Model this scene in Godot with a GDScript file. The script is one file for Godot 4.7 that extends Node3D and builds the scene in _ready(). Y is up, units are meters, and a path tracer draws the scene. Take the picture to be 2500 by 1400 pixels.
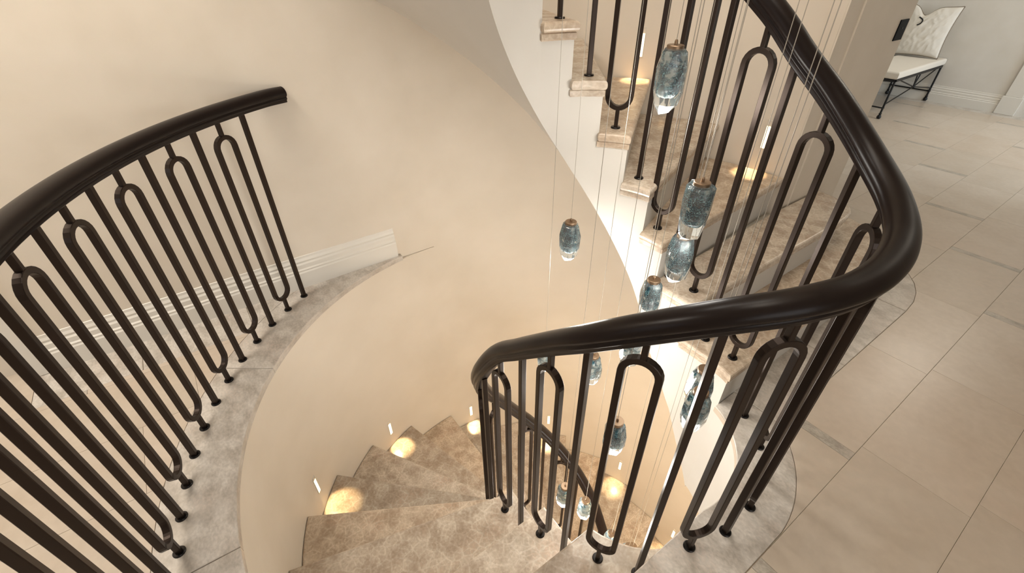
extends Node3D
# Plan coordinates (u, v) run along the hall's tile grid; one plan unit is 1.4 m. World: x = u, z = v, y up.
const S := 1.4
const U0 := -0.665      # centre of the far half circle of the open well
const U1 := -0.41       # centre of the near half circle
const V0 := -0.693
const W := Vector2(-0.605, -0.693)   # point that the winders radiate from
const RU := 0.1255      # rise of the upper flight
const RL := 0.143       # rise of the lower flight
const R_OUT := 0.915
const R_STRING := 0.245
const R_NOSE := 0.23
const R_FOOT := 0.287
const SLAB := 0.022

const E := {shaft = 3.0, landing = 4.5, cellar = 5.5, far = 2.0, win1 = 8.5, win2 = 1.0, win3 = 3.2, step = 0.12, pend = 0.076}
var M := {}
var names := {}
var rng := RandomNumberGenerator.new()

# ---------------------------------------------------------------- small helpers
func P(u: float, y: float, v: float) -> Vector3:
	return Vector3(u, y, v) * S

func P2(p: Vector2, y: float) -> Vector3:
	return Vector3(p.x, y, p.y) * S

func numbered(n: String) -> String:
	if not names.has(n):
		names[n] = 0
		return n
	names[n] += 1
	return "%s_%03d" % [n, names[n]]

func meta(o: Node, label := "", category := "", group := "", kind := "") -> Node:
	if label != "": o.set_meta("label", label)
	if category != "": o.set_meta("category", category)
	if group != "": o.set_meta("group", group)
	if kind != "": o.set_meta("kind", kind)
	return o

func thing(n: String, label: String, category: String, at := Vector3.ZERO, group := "") -> Node3D:
	var o := Node3D.new()
	o.name = numbered(n)
	add_child(o)
	o.position = at
	meta(o, label, category, group)
	return o

func structure(n: String) -> Node3D:
	var o := Node3D.new()
	o.name = numbered(n)
	add_child(o)
	o.set_meta("kind", "structure")
	return o

func begin() -> SurfaceTool:
	var st := SurfaceTool.new()
	st.begin(Mesh.PRIMITIVE_TRIANGLES)
	return st

func commit(st: SurfaceTool, n: String, mat: Material, parent: Node) -> MeshInstance3D:
	st.generate_normals()
	var mi := MeshInstance3D.new()
	mi.mesh = st.commit()
	mi.material_override = mat
	if parent == self:
		mi.name = numbered(n)
		add_child(mi)
	else:
		mi.name = n
		parent.add_child(mi, true)
	return mi

func tri(st: SurfaceTool, a: Vector3, b: Vector3, c: Vector3) -> void:
	st.add_vertex(a); st.add_vertex(b); st.add_vertex(c)

func quad(st: SurfaceTool, a: Vector3, b: Vector3, c: Vector3, d: Vector3) -> void:
	tri(st, a, b, c); tri(st, a, c, d)

# box between two corners (metres), optional chamfer
func box(st: SurfaceTool, lo: Vector3, hi: Vector3, bev := 0.0) -> void:
	var poly := PackedVector2Array([Vector2(lo.x, lo.z), Vector2(hi.x, lo.z), Vector2(hi.x, hi.z), Vector2(lo.x, hi.z)])
	slab(st, poly, hi.y, lo.y, bev)

func inset(poly: PackedVector2Array, d: float) -> PackedVector2Array:
	if d == 0.0: return poly
	var n := poly.size()
	var out := PackedVector2Array()
	var sgn := 1.0 if area(poly) > 0 else -1.0
	for i in n:
		var a := (poly[i] - poly[(i + n - 1) % n]).normalized()
		var b := (poly[(i + 1) % n] - poly[i]).normalized()
		var na := Vector2(-a.y, a.x) * sgn
		var nb := Vector2(-b.y, b.x) * sgn
		var m := (na + nb)
		var l := m.length_squared()
		if l < 0.5: m = (b - a).normalized() * 2.2
		else: m = m * (2.0 / l)
		out.append(poly[i] + m * d)
	return out

func area(poly: PackedVector2Array) -> float:
	var s := 0.0
	for i in poly.size():
		var p := poly[i]
		var q := poly[(i + 1) % poly.size()]
		s += p.x * q.y - q.x * p.y
	return s * 0.5

func clean(poly: PackedVector2Array) -> PackedVector2Array:
	var out := PackedVector2Array()
	for p in poly:
		if out.is_empty() or out[out.size() - 1].distance_to(p) > 0.0008: out.append(p)
	while out.size() > 3 and out[0].distance_to(out[out.size() - 1]) < 0.0008: out.remove_at(out.size() - 1)
	# drop needle points that clipping can leave
	var again := true
	while again and out.size() > 3:
		again = false
		for i in out.size():
			var a := (out[i] - out[(i + out.size() - 1) % out.size()]).normalized()
			var b := (out[(i + 1) % out.size()] - out[i]).normalized()
			if a.dot(b) < -0.9996:
				out.remove_at(i)
				again = true
				break
	if area(out) < 0: out.reverse()
	return out

# upright plate of any outline (metres, xz) with a rounded or chamfered rim
func slab(st: SurfaceTool, poly0: PackedVector2Array, top: float, bot: float, bev := 0.0, bots = null, segs := 1) -> void:
	var poly := poly0
	if bots == null and area(poly) < 0:
		poly = poly0.duplicate()
		poly.reverse()
	var rings := []
	if bev > 0.0:
		for k in segs + 1:
			var a := (PI / 2) * k / segs
			rings.append([bev * (1.0 - sin(a)), top - bev * (1.0 - cos(a))])
		for k in segs + 1:
			var a := (PI / 2) * k / segs
			rings.append([bev * (1.0 - cos(a)), bot + bev * (1.0 - sin(a))])
	else:
		rings = [[0.0, top], [0.0, bot]]
	st.set_smooth_group(-1)
	var n := poly.size()
	var pr := []
	for r in rings: pr.append(inset(poly, r[0]))
	var flip := area(poly) < 0
	for k in rings.size() - 1:
		for i in n:
			var j := (i + 1) % n
			var y1: float = rings[k][1]
			var y2a: float = rings[k + 1][1]
			var y2b := y2a
			if bots != null and k == rings.size() - 2:
				y2a = bots[i]; y2b = bots[j]
			var a := Vector3(pr[k][i].x, y1, pr[k][i].y)
			var b := Vector3(pr[k][j].x, y1, pr[k][j].y)
			var c := Vector3(pr[k + 1][j].x, y2b, pr[k + 1][j].y)
			var d := Vector3(pr[k + 1][i].x, y2a, pr[k + 1][i].y)
			if flip: quad(st, d, c, b, a)
			else: quad(st, a, b, c, d)
	var t := Geometry2D.triangulate_polygon(pr[0])
	if t.is_empty(): t = Geometry2D.triangulate_polygon(poly)
	for i in range(0, t.size(), 3):
		var v := []
		for q in 3: v.append(Vector3(pr[0][t[i + q]].x, rings[0][1], pr[0][t[i + q]].y))
		if (v[1] - v[0]).cross(v[2] - v[0]).y > 0: tri(st, v[0], v[2], v[1])
		else: tri(st, v[0], v[1], v[2])
	var last: PackedVector2Array = pr[pr.size() - 1]
	t = Geometry2D.triangulate_polygon(last)
	if t.is_empty(): t = Geometry2D.triangulate_polygon(poly)
	if t.is_empty(): print("no cap ", poly)
	for i in range(0, t.size(), 3):
		var v := []
		for q in 3:
			var yy: float = rings[rings.size() - 1][1] if bots == null else bots[t[i + q]]
			v.append(Vector3(last[t[i + q]].x, yy, last[t[i + q]].y))
		if (v[1] - v[0]).cross(v[2] - v[0]).y < 0: tri(st, v[0], v[2], v[1])
		else: tri(st, v[0], v[1], v[2])

func scaled(poly: PackedVector2Array, k := S) -> PackedVector2Array:
	var o := PackedVector2Array()
	for p in poly: o.append(p * k)
	return o

# section (x sideways, y up) swept along a path of points; side directions stay level
func sweep(st: SurfaceTool, path: Array, sec: PackedVector2Array, smooth := true, sides = null, closed_ends := true) -> void:
	var rows := []
	for i in path.size():
		var t: Vector3 = (path[min(i + 1, path.size() - 1)] - path[max(i - 1, 0)]).normalized()
		var side: Vector3
		if sides != null: side = sides[i]
		else: side = t.cross(Vector3.UP).normalized()
		var up := side.cross(t).normalized()
		var row := []
		for p in sec: row.append(path[i] + side * p.x + up * p.y)
		rows.append(row)
	st.set_smooth_group(1 if smooth else -1)
	var n := sec.size()
	for i in rows.size() - 1:
		for k in n:
			var j := (k + 1) % n
			if not smooth: st.set_smooth_group(-1)
			quad(st, rows[i][k], rows[i][j], rows[i + 1][j], rows[i + 1][k])
	if closed_ends:
		st.set_smooth_group(-1)
		var t := Geometry2D.triangulate_polygon(sec)
		for e in [0, rows.size() - 1]:
			for i in range(0, t.size(), 3):
				if e == 0: tri(st, rows[e][t[i]], rows[e][t[i + 2]], rows[e][t[i + 1]])
				else: tri(st, rows[e][t[i]], rows[e][t[i + 1]], rows[e][t[i + 2]])

func tube(st: SurfaceTool, a: Vector3, b: Vector3, r: float, n := 10, r2 := -1.0) -> void:
	if r2 < 0: r2 = r
	var d := (b - a).normalized()
	var x := d.cross(Vector3(0.3, 0.2, 0.93)).normalized() if absf(d.y) > 0.9 else d.cross(Vector3.UP).normalized()
	var y := d.cross(x)
	for i in n:
		var p := TAU * i / n
		var q := TAU * (i + 1) / n
		var o1 := x * cos(p) + y * sin(p)
		var o2 := x * cos(q) + y * sin(q)
		st.set_smooth_group(1)
		quad(st, a + o1 * r, a + o2 * r, b + o2 * r2, b + o1 * r2)
		st.set_smooth_group(-1)
		tri(st, a, a + o2 * r, a + o1 * r)
		tri(st, b, b + o1 * r2, b + o2 * r2)

# profile: array of Vector2(radius, y) from bottom to top, around the y axis at c
func lathe(st: SurfaceTool, c: Vector3, prof: Array, n := 16, smooth := true) -> void:
	for k in prof.size() - 1:
		for i in n:
			var p := TAU * i / n
			var q := TAU * (i + 1) / n
			st.set_smooth_group(k + 1 if smooth else -1)
			var a := c + Vector3(cos(p) * prof[k].x, prof[k].y, sin(p) * prof[k].x)
			var b := c + Vector3(cos(q) * prof[k].x, prof[k].y, sin(q) * prof[k].x)
			var d := c + Vector3(cos(p) * prof[k + 1].x, prof[k + 1].y, sin(p) * prof[k + 1].x)
			var e := c + Vector3(cos(q) * prof[k + 1].x, prof[k + 1].y, sin(q) * prof[k + 1].x)
			if prof[k].x > 0.00001: tri(st, a, e, b)
			if prof[k + 1].x > 0.00001: tri(st, a, d, e)

# ---------------------------------------------------------------- plan geometry
func dir_of(deg: float) -> Vector2:
	var a := deg_to_rad(deg)
	return Vector2(-sin(a), cos(a))

func on_inner(p: Vector2, r: float) -> Vector2:
	var c := Vector2(clampf(p.x, U0, U1), V0)
	return c + (p - c).normalized() * r

func on_outer(p: Vector2, r: float) -> Vector2:
	var c := Vector2(maxf(p.x, U0), V0)
	return c + (p - c).normalized() * r

func ray_in(deg: float, r: float) -> Vector2:
	var lo := 0.0
	var hi := 2.0
	var d := dir_of(deg)
	for i in 40:
		var m := (lo + hi) / 2
		var p := W + d * m
		if p.distance_to(Vector2(clampf(p.x, U0, U1), V0)) > r: hi = m
		else: lo = m
	return W + d * lo

func ray_out(deg: float, r: float) -> Vector2:
	var lo := 0.0
	var hi := 3.0
	var d := dir_of(deg)
	for i in 40:
		var m := (lo + hi) / 2
		var p := W + d * m
		if p.distance_to(Vector2(maxf(p.x, U0), V0)) > r: hi = m
		else: lo = m
	return W + d * lo

# a step line: ["x", u, side] across a straight run (side -1 right, +1 left) or ["a", degrees]
func line_in(l: Array, r: float) -> Vector2:
	if l[0] == "x":
		var du := maxf(absf(l[1] - clampf(l[1], U0, U1)), 0.0)
		return Vector2(l[1], V0 + l[2] * sqrt(maxf(r * r - du * du, 0.0)))
	return ray_in(l[1], r)

func line_out(l: Array, r: float) -> Vector2:
	if l[0] == "x": return Vector2(l[1], V0 + l[2] * r)
	return ray_out(l[1], r)

func step_poly(a: Array, b: Array, ri: float, ro: float, n := 6) -> PackedVector2Array:
	var o := PackedVector2Array()
	var ia := line_in(a, ri)
	var ib := line_in(b, ri)
	var oa := line_out(a, ro)
	var ob := line_out(b, ro)
	for i in n + 1: o.append(on_inner(ia.lerp(ib, float(i) / n), ri))
	for i in n + 1: o.append(on_outer(ob.lerp(oa, float(i) / n), ro))
	return o

func moved(l: Array, back: float) -> Array:
	# shifts a step line by a plan distance along the climb of the upper flight
	if l[0] == "x": return ["x", l[1] + back * l[2], l[2]]
	return ["a", l[1] - rad_to_deg(back / 0.55)]

func stair_hole() -> PackedVector2Array:
	var o := PackedVector2Array()
	o.append(Vector2(-0.186, V0 + 0.908))
	for i in 49:
		var a := 180.0 * i / 48
		o.append(Vector2(U0, V0) + dir_of(a) * (0.908 if a < 80.0 else 0.95))
	o.append(Vector2(-0.345, V0 - 0.95))
	o.append(Vector2(-0.345, V0 - sqrt(R_NOSE * R_NOSE - 0.065 * 0.065) + 0.0))
	for i in range(1, 20):
		var a := -PI / 2 + 0.29 + (PI / 2 - 0.29 + 0.23) * i / 19
		o.append(Vector2(U1 + cos(a) * R_NOSE, V0 + sin(a) * R_NOSE))
	o.append(Vector2(-0.186, V0 + 0.07))
	return o

# ---------------------------------------------------------------- materials
func mat(col: Color, rough := 0.6, metal := 0.0) -> StandardMaterial3D:
	var m := StandardMaterial3D.new()
	m.albedo_color = col
	m.roughness = rough
	m.metallic = metal
	return m

func noise_bytes(size: int, seed_: int, freq: float, type: int, oct := 4, stretch := 1.0) -> PackedByteArray:
	var n := FastNoiseLite.new()
	n.seed = seed_
	n.noise_type = type
	n.frequency = freq
	n.fractal_octaves = oct
	if oct > 1: n.fractal_type = FastNoiseLite.FRACTAL_FBM
	else: n.fractal_type = FastNoiseLite.FRACTAL_NONE
	if type == FastNoiseLite.TYPE_CELLULAR:
		n.cellular_return_type = FastNoiseLite.RETURN_DISTANCE2_SUB
	n.domain_warp_enabled = true
	n.domain_warp_amplitude = 22.0
	n.domain_warp_frequency = 0.012
	var im := n.get_seamless_image(size, int(size * stretch), false, false, 0.15, true)
	if stretch != 1.0: im.resize(size, size, Image.INTERPOLATE_CUBIC)
	im.convert(Image.FORMAT_L8)
	return im.get_data()

func stone_texture(size: int, seed_: int, base: Color, dark: Color, light: Color, rust: Color, vein: float, stretch := 1.0, f := 1.0, grit := 0.10) -> ImageTexture:
	var a := noise_bytes(size, seed_, 0.008 * f, FastNoiseLite.TYPE_SIMPLEX_SMOOTH, 5, stretch)
	var b := noise_bytes(size, seed_ + 7, 0.017 * f, FastNoiseLite.TYPE_CELLULAR, 1, stretch)
	var b2 := noise_bytes(size, seed_ + 9, 0.038 * f, FastNoiseLite.TYPE_CELLULAR, 1, stretch)
	var c := noise_bytes(size, seed_ + 13, 0.0035 * f, FastNoiseLite.TYPE_SIMPLEX_SMOOTH, 3, stretch)
	var d := noise_bytes(size, seed_ + 21, 0.05 * f, FastNoiseLite.TYPE_SIMPLEX, 4, stretch)
	var out := PackedByteArray()
	out.resize(size * size * 3)
	for i in size * size:
		var x := a[i] / 255.0
		var v := clampf(1.0 - b[i] / 255.0 * 7.0, 0.0, 1.0)
		var v2 := clampf(1.0 - b2[i] / 255.0 * 5.0, 0.0, 1.0)
		var r := clampf((c[i] / 255.0 - 0.5) * 2.5, 0.0, 1.0)
		var h := d[i] / 255.0
		var g := (h - 0.5) * grit
		var fade := clampf(x * 2.6 - 0.7, 0.0, 1.0)
		var col := dark.lerp(base, clampf(x * 2.2 - 0.45, 0.0, 1.0)).lerp(rust, r * 0.4 * clampf(h * 2.5 - 0.5, 0, 1)).lerp(light, maxf(v, v2 * 0.6) * vein * (0.35 + 0.65 * fade))
		out[i * 3] = int(clampf(col.r + g, 0, 1) * 255)
		out[i * 3 + 1] = int(clampf(col.g + g, 0, 1) * 255)
		out[i * 3 + 2] = int(clampf(col.b + g, 0, 1) * 255)
	var im := Image.create_from_data(size, size, false, Image.FORMAT_RGB8, out)
	return ImageTexture.create_from_image(im)

func stone(tex: Texture2D, size_m: float, rough: float, tint := Color.WHITE, off := Vector3.ZERO) -> StandardMaterial3D:
	var m := mat(tint, rough)
	m.albedo_texture = tex
	m.uv1_triplanar = true
	m.uv1_world_triplanar = true
	m.uv1_scale = Vector3.ONE / size_m
	m.uv1_offset = off
	m.metallic_specular = 0.5
	return m

func make_materials() -> void:
	var step_tex := stone_texture(1024, 3, Color(0.755, 0.70, 0.63), Color(0.655, 0.59, 0.52), Color(0.85, 0.81, 0.75), Color(0.69, 0.57, 0.48), 0.75)
	var border_tex := stone_texture(768, 31, Color(0.78, 0.75, 0.71), Color(0.68, 0.645, 0.60), Color(0.86, 0.84, 0.81), Color(0.74, 0.67, 0.615), 0.2, 1.5, 1.0)
	var tile_tex := stone_texture(512, 57, Color(0.79, 0.74, 0.68), Color(0.77, 0.715, 0.65), Color(0.81, 0.77, 0.715), Color(0.78, 0.715, 0.65), 0.08, 1.0, 0.7, 0.03)
	M.step = []
	for i in 4:
		M.step.append(stone(step_tex, 0.95, 0.26, [Color(1, 1, 1), Color(0.94, 0.93, 0.92), Color(1, 0.98, 0.955), Color(0.90, 0.895, 0.89)][i], Vector3(0.31 * i, 0.17 * i, 0.43 * i)))
	M.border = stone(border_tex, 0.8, 0.28)
	M.inlay = stone(border_tex, 0.5, 0.3, Color(0.90, 0.89, 0.87), Vector3(0.4, 0.2, 0.1))
	M.tile = []
	for i in 3:
		M.tile.append(stone(tile_tex, 0.9, 0.3, [Color(1, 1, 1), Color(0.965, 0.96, 0.95), Color(0.985, 0.975, 0.965)][i], Vector3(0.37 * i, 0, 0.23 * i)))
	M.grout = mat(Color(0.72, 0.66, 0.59), 0.9)
	var plaster_n := NoiseTexture2D.new()
	var fn := FastNoiseLite.new()
	fn.seed = 5
	fn.frequency = 0.02
	plaster_n.noise = fn
	plaster_n.seamless = true
	plaster_n.width = 256
	plaster_n.height = 256
	var ramp := Gradient.new()
	ramp.set_color(0, Color(0.965, 0.96, 0.95))
	ramp.set_color(1, Color(1, 1, 1))
	plaster_n.color_ramp = ramp
	M.drum = stone(plaster_n, 1.6, 0.55, Color(0.885, 0.845, 0.785))
	M.plaster = stone(plaster_n, 1.6, 0.6, Color(0.885, 0.86, 0.82))
	M.hall = stone(plaster_n, 1.6, 0.6, Color(0.865, 0.845, 0.81))
	M.string = stone(plaster_n, 1.6, 0.6, Color(0.80, 0.78, 0.745))
	M.ceiling = mat(Color(0.92, 0.90, 0.86), 0.8)
	M.skirting = mat(Color(0.87, 0.85, 0.81), 0.4)
	M.rail = mat(Color(0.105, 0.075, 0.066), 0.3)
	M.rail.metallic_specular = 0.3
	M.bronze = mat(Color(0.19, 0.148, 0.122), 0.34, 0.65)
	M.collar = mat(Color(0.17, 0.16, 0.155), 0.3, 0.85)
	M.brass = mat(Color(0.58, 0.49, 0.40), 0.38, 0.85)
	M.cable = mat(Color(0.70, 0.67, 0.62), 0.45, 0.4)
	M.iron = mat(Color(0.05, 0.052, 0.058), 0.45, 0.3)
	M.cushion = mat(Color(0.86, 0.83, 0.78), 0.9)
	M.linen = mat(Color(0.87, 0.845, 0.80), 0.95)
	M.thread = mat(Color(0.05, 0.05, 0.055), 0.8)
	M.piping = mat(Color(0.50, 0.45, 0.385), 0.9)
	M.switch = mat(Color(0.085, 0.092, 0.105), 0.5, 0.0)
	M.switch.metallic_specular = 0.15
	var g := mat(Color(0.965, 0.985, 0.985, 1.0), 0.02)
	g.refraction_enabled = true
	g.refraction_scale = 0.05
	g.transparency = BaseMaterial3D.TRANSPARENCY_ALPHA
	g.albedo_color = Color(0.965, 0.985, 0.985, 0.08)
	M.glass = g
	M.core = []
	for i in 3: M.core.append(core_material(i))
	var lens := mat(Color(1.0, 0.93, 0.80), 0.5)
	lens.emission_enabled = true
	lens.emission = Color(1.0, 0.86, 0.66)
	lens.emission_energy_multiplier = 3.0
	M.lens = lens
	var lamp := mat(Color(1, 0.96, 0.9), 0.5)
	lamp.emission_enabled = true
	lamp.emission = Color(1.0, 0.93, 0.82)
	lamp.emission_energy_multiplier = 2.0
	M.lamp = lamp
	var pane := mat(Color(0.9, 0.95, 1.0, 0.08), 0.02)
	pane.transparency = BaseMaterial3D.TRANSPARENCY_ALPHA
	M.pane = pane

func core_material(i: int) -> StandardMaterial3D:
	# coloured glass full of seeds and swirls
	var size := 256
	var a := noise_bytes(size, 90 + i, 0.11, FastNoiseLite.TYPE_SIMPLEX, 2)
	var b := noise_bytes(size, 120 + i, 0.012, FastNoiseLite.TYPE_SIMPLEX_SMOOTH, 3)
	var out := PackedByteArray()
	out.resize(size * size * 3)
	var navy := Color(0.01, 0.10, 0.15)
	var teal := Color(0.03, 0.28, 0.355)
	var pale := Color(0.70, 0.86, 0.86)
	var clear := Color(0.78, 0.79, 0.76)
	for k in size * size:
		var x := a[k] / 255.0
		var y := b[k] / 255.0
		var col := navy.lerp(teal, clampf((x - 0.36) * 5.0, 0, 1)).lerp(pale, clampf((x - [0.63, 0.65, 0.64][i]) * 10.0, 0, 1))
		col = col.lerp(navy, clampf((0.40 - y) * 4.0, 0, 0.8))
		col = col.lerp(clear, clampf((y - [0.76, 0.60, 0.53][i]) * 7.0, 0, 1))
		out[k * 3] = int(col.r * 255)
		out[k * 3 + 1] = int(col.g * 255)
		out[k * 3 + 2] = int(col.b * 255)
	var m := mat(Color.WHITE, 0.12)
	m.albedo_texture = ImageTexture.create_from_image(Image.create_from_data(size, size, false, Image.FORMAT_RGB8, out))
	m.uv1_triplanar = true
	m.uv1_scale = Vector3.ONE * 7.0
	m.emission_enabled = true
	m.emission_texture = m.albedo_texture
	m.emission = Color.WHITE
	m.emission_operator = BaseMaterial3D.EMISSION_OP_MULTIPLY
	m.emission_energy_multiplier = 0.04
	return m

# ---------------------------------------------------------------- lights and camera
func camera_and_light() -> void:
	var cam := Camera3D.new()
	cam.name = "camera"
	add_child(cam)
	cam.transform = Transform3D(Basis(Vector3(0.576223, -0.006156, -0.817269), Vector3(-0.479926, 0.80686, -0.344454), Vector3(0.661542, 0.590711, 0.461977)), Vector3(0, S, 0))
	cam.fov = 64.481
	cam.near = 0.03
	cam.far = 60.0
	cam.current = true
	var we := WorldEnvironment.new()
	we.name = "environment"
	var e := Environment.new()
	e.background_mode = Environment.BG_SKY
	var sky := Sky.new()
	var pm := ProceduralSkyMaterial.new()
	pm.sky_top_color = Color(0.45, 0.60, 0.80)
	pm.sky_horizon_color = Color(0.75, 0.80, 0.86)
	pm.ground_bottom_color = Color(0.35, 0.33, 0.30)
	pm.ground_horizon_color = Color(0.65, 0.66, 0.66)
	sky.sky_material = pm
	e.sky = sky
	e.tonemap_mode = Environment.TONE_MAPPER_LINEAR
	e.tonemap_exposure = 1.0
	e.sdfgi_enabled = true
	e.ssao_enabled = true
	e.ssil_enabled = true
	we.environment = e
	add_child(we)

func area_lamp(n: String, label: String, at: Vector3, size: Vector2, towards: Vector3, col: Color, energy: float, category := "light") -> void:
	var o := thing(n, label, category, at, "")
	var z := -towards.normalized()
	var x := Vector3.UP.cross(z).normalized() if absf(z.y) < 0.9 else Vector3.RIGHT
	o.basis = Basis(x, z.cross(x), z)
	var st := begin()
	slab_plate(st, size, 0.0, 0.012)
	commit(st, "diffuser", M.lamp, o)
	st = begin()
	for k in 4:
		var sx: float = [-1, 1, 0, 0][k]
		var sy: float = [0, 0, -1, 1][k]
		var c := Vector3(sx * (size.x / 2 + 0.015), sy * (size.y / 2 + 0.015), 0.0)
		var h := Vector3(0.015 if sx != 0 else size.x / 2 + 0.03, 0.015 if sy != 0 else size.y / 2 + 0.03, 0.015)
		box(st, c - h, c + h, 0.003)
	commit(st, "frame", M.ceiling, o)
	var l := AreaLight3D.new()
	l.name = "glow"
	o.add_child(l)
	l.position = Vector3(0, 0, -0.02)
	l.area_size = size
	l.area_normalize_energy = true
	l.light_color = col
	l.light_energy = energy
	l.shadow_enabled = true
	l.area_range = 30.0

func slab_plate(st: SurfaceTool, size: Vector2, z0: float, z1: float) -> void:
	box(st, Vector3(-size.x / 2, -size.y / 2, z0), Vector3(size.x / 2, size.y / 2, z1))

func lamps() -> void:
	area_lamp("ceiling_light", "large square ceiling light high above the open stairwell", P(-0.62, 3.98, -0.70), Vector2(1.3, 1.3), Vector3.DOWN, Color(1.0, 0.97, 0.93), E.shaft)
	area_lamp("ceiling_light", "square ceiling light over the landing behind the balustrade", P(-1.2, 1.975, 0.6), Vector2(0.8, 0.8), Vector3.DOWN, Color(1.0, 0.97, 0.93), E.landing)
	area_lamp("ceiling_light", "square ceiling light under the hall floor at the foot of the lower stairs", P(0.25, -0.33, -0.75), Vector2(0.5, 0.9), Vector3.DOWN, Color(1.0, 0.91, 0.78), E.cellar)
	area_lamp("ceiling_light", "square ceiling light over the far end of the hall", P(-0.3, 1.975, -4.3), Vector2(0.5, 0.5), Vector3.DOWN, Color(1.0, 0.95, 0.88), E.far)

# ---------------------------------------------------------------- shell
func arc_wall(st: SurfaceTool, a0: float, a1: float, y0: float, y1: float, r := R_OUT, thick := 0.1, n := 64) -> void:
	var c := Vector2(U0, V0)
	for i in n:
		var p := c + dir_of(lerpf(a0, a1, float(i) / n)) * r
		var q := c + dir_of(lerpf(a0, a1, float(i + 1) / n)) * r
		var p2 := c + (p - c) * ((r + thick) / r)
		var q2 := c + (q - c) * ((r + thick) / r)
		st.set_smooth_group(1)
		quad(st, P2(p, y0), P2(p, y1), P2(q, y1), P2(q, y0))
		st.set_smooth_group(2)
		quad(st, P2(q2, y0), P2(q2, y1), P2(p2, y1), P2(p2, y0))
		st.set_smooth_group(-1)
		quad(st, P2(p, y1), P2(p2, y1), P2(q2, y1), P2(q, y1))
		quad(st, P2(p, y0), P2(q, y0), P2(q2, y0), P2(p2, y0))

func ubox(st: SurfaceTool, u0: float, y0: float, v0: float, u1: float, y1: float, v1: float, bev := 0.0) -> void:
	box(st, P(u0, y0, v0), P(u1, y1, v1), bev)

func part(parent: Node, n: String, m: Material, f: Callable) -> MeshInstance3D:
	var st := begin()
	f.call(st)
	return commit(st, n, m, parent)

func rect(u0: float, v0: float, u1: float, v1: float) -> PackedVector2Array:
	return PackedVector2Array([Vector2(u0, v0), Vector2(u1, v0), Vector2(u1, v1), Vector2(u0, v1)])

func ring_sector(c: Vector2, r0: float, r1: float, a0: float, a1: float, n := 24) -> PackedVector2Array:
	var o := PackedVector2Array()
	for i in n + 1: o.append(c + dir_of(lerpf(a0, a1, float(i) / n)) * r1)
	for i in n + 1: o.append(c + dir_of(lerpf(a1, a0, float(i) / n)) * r0)
	return o

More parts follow.
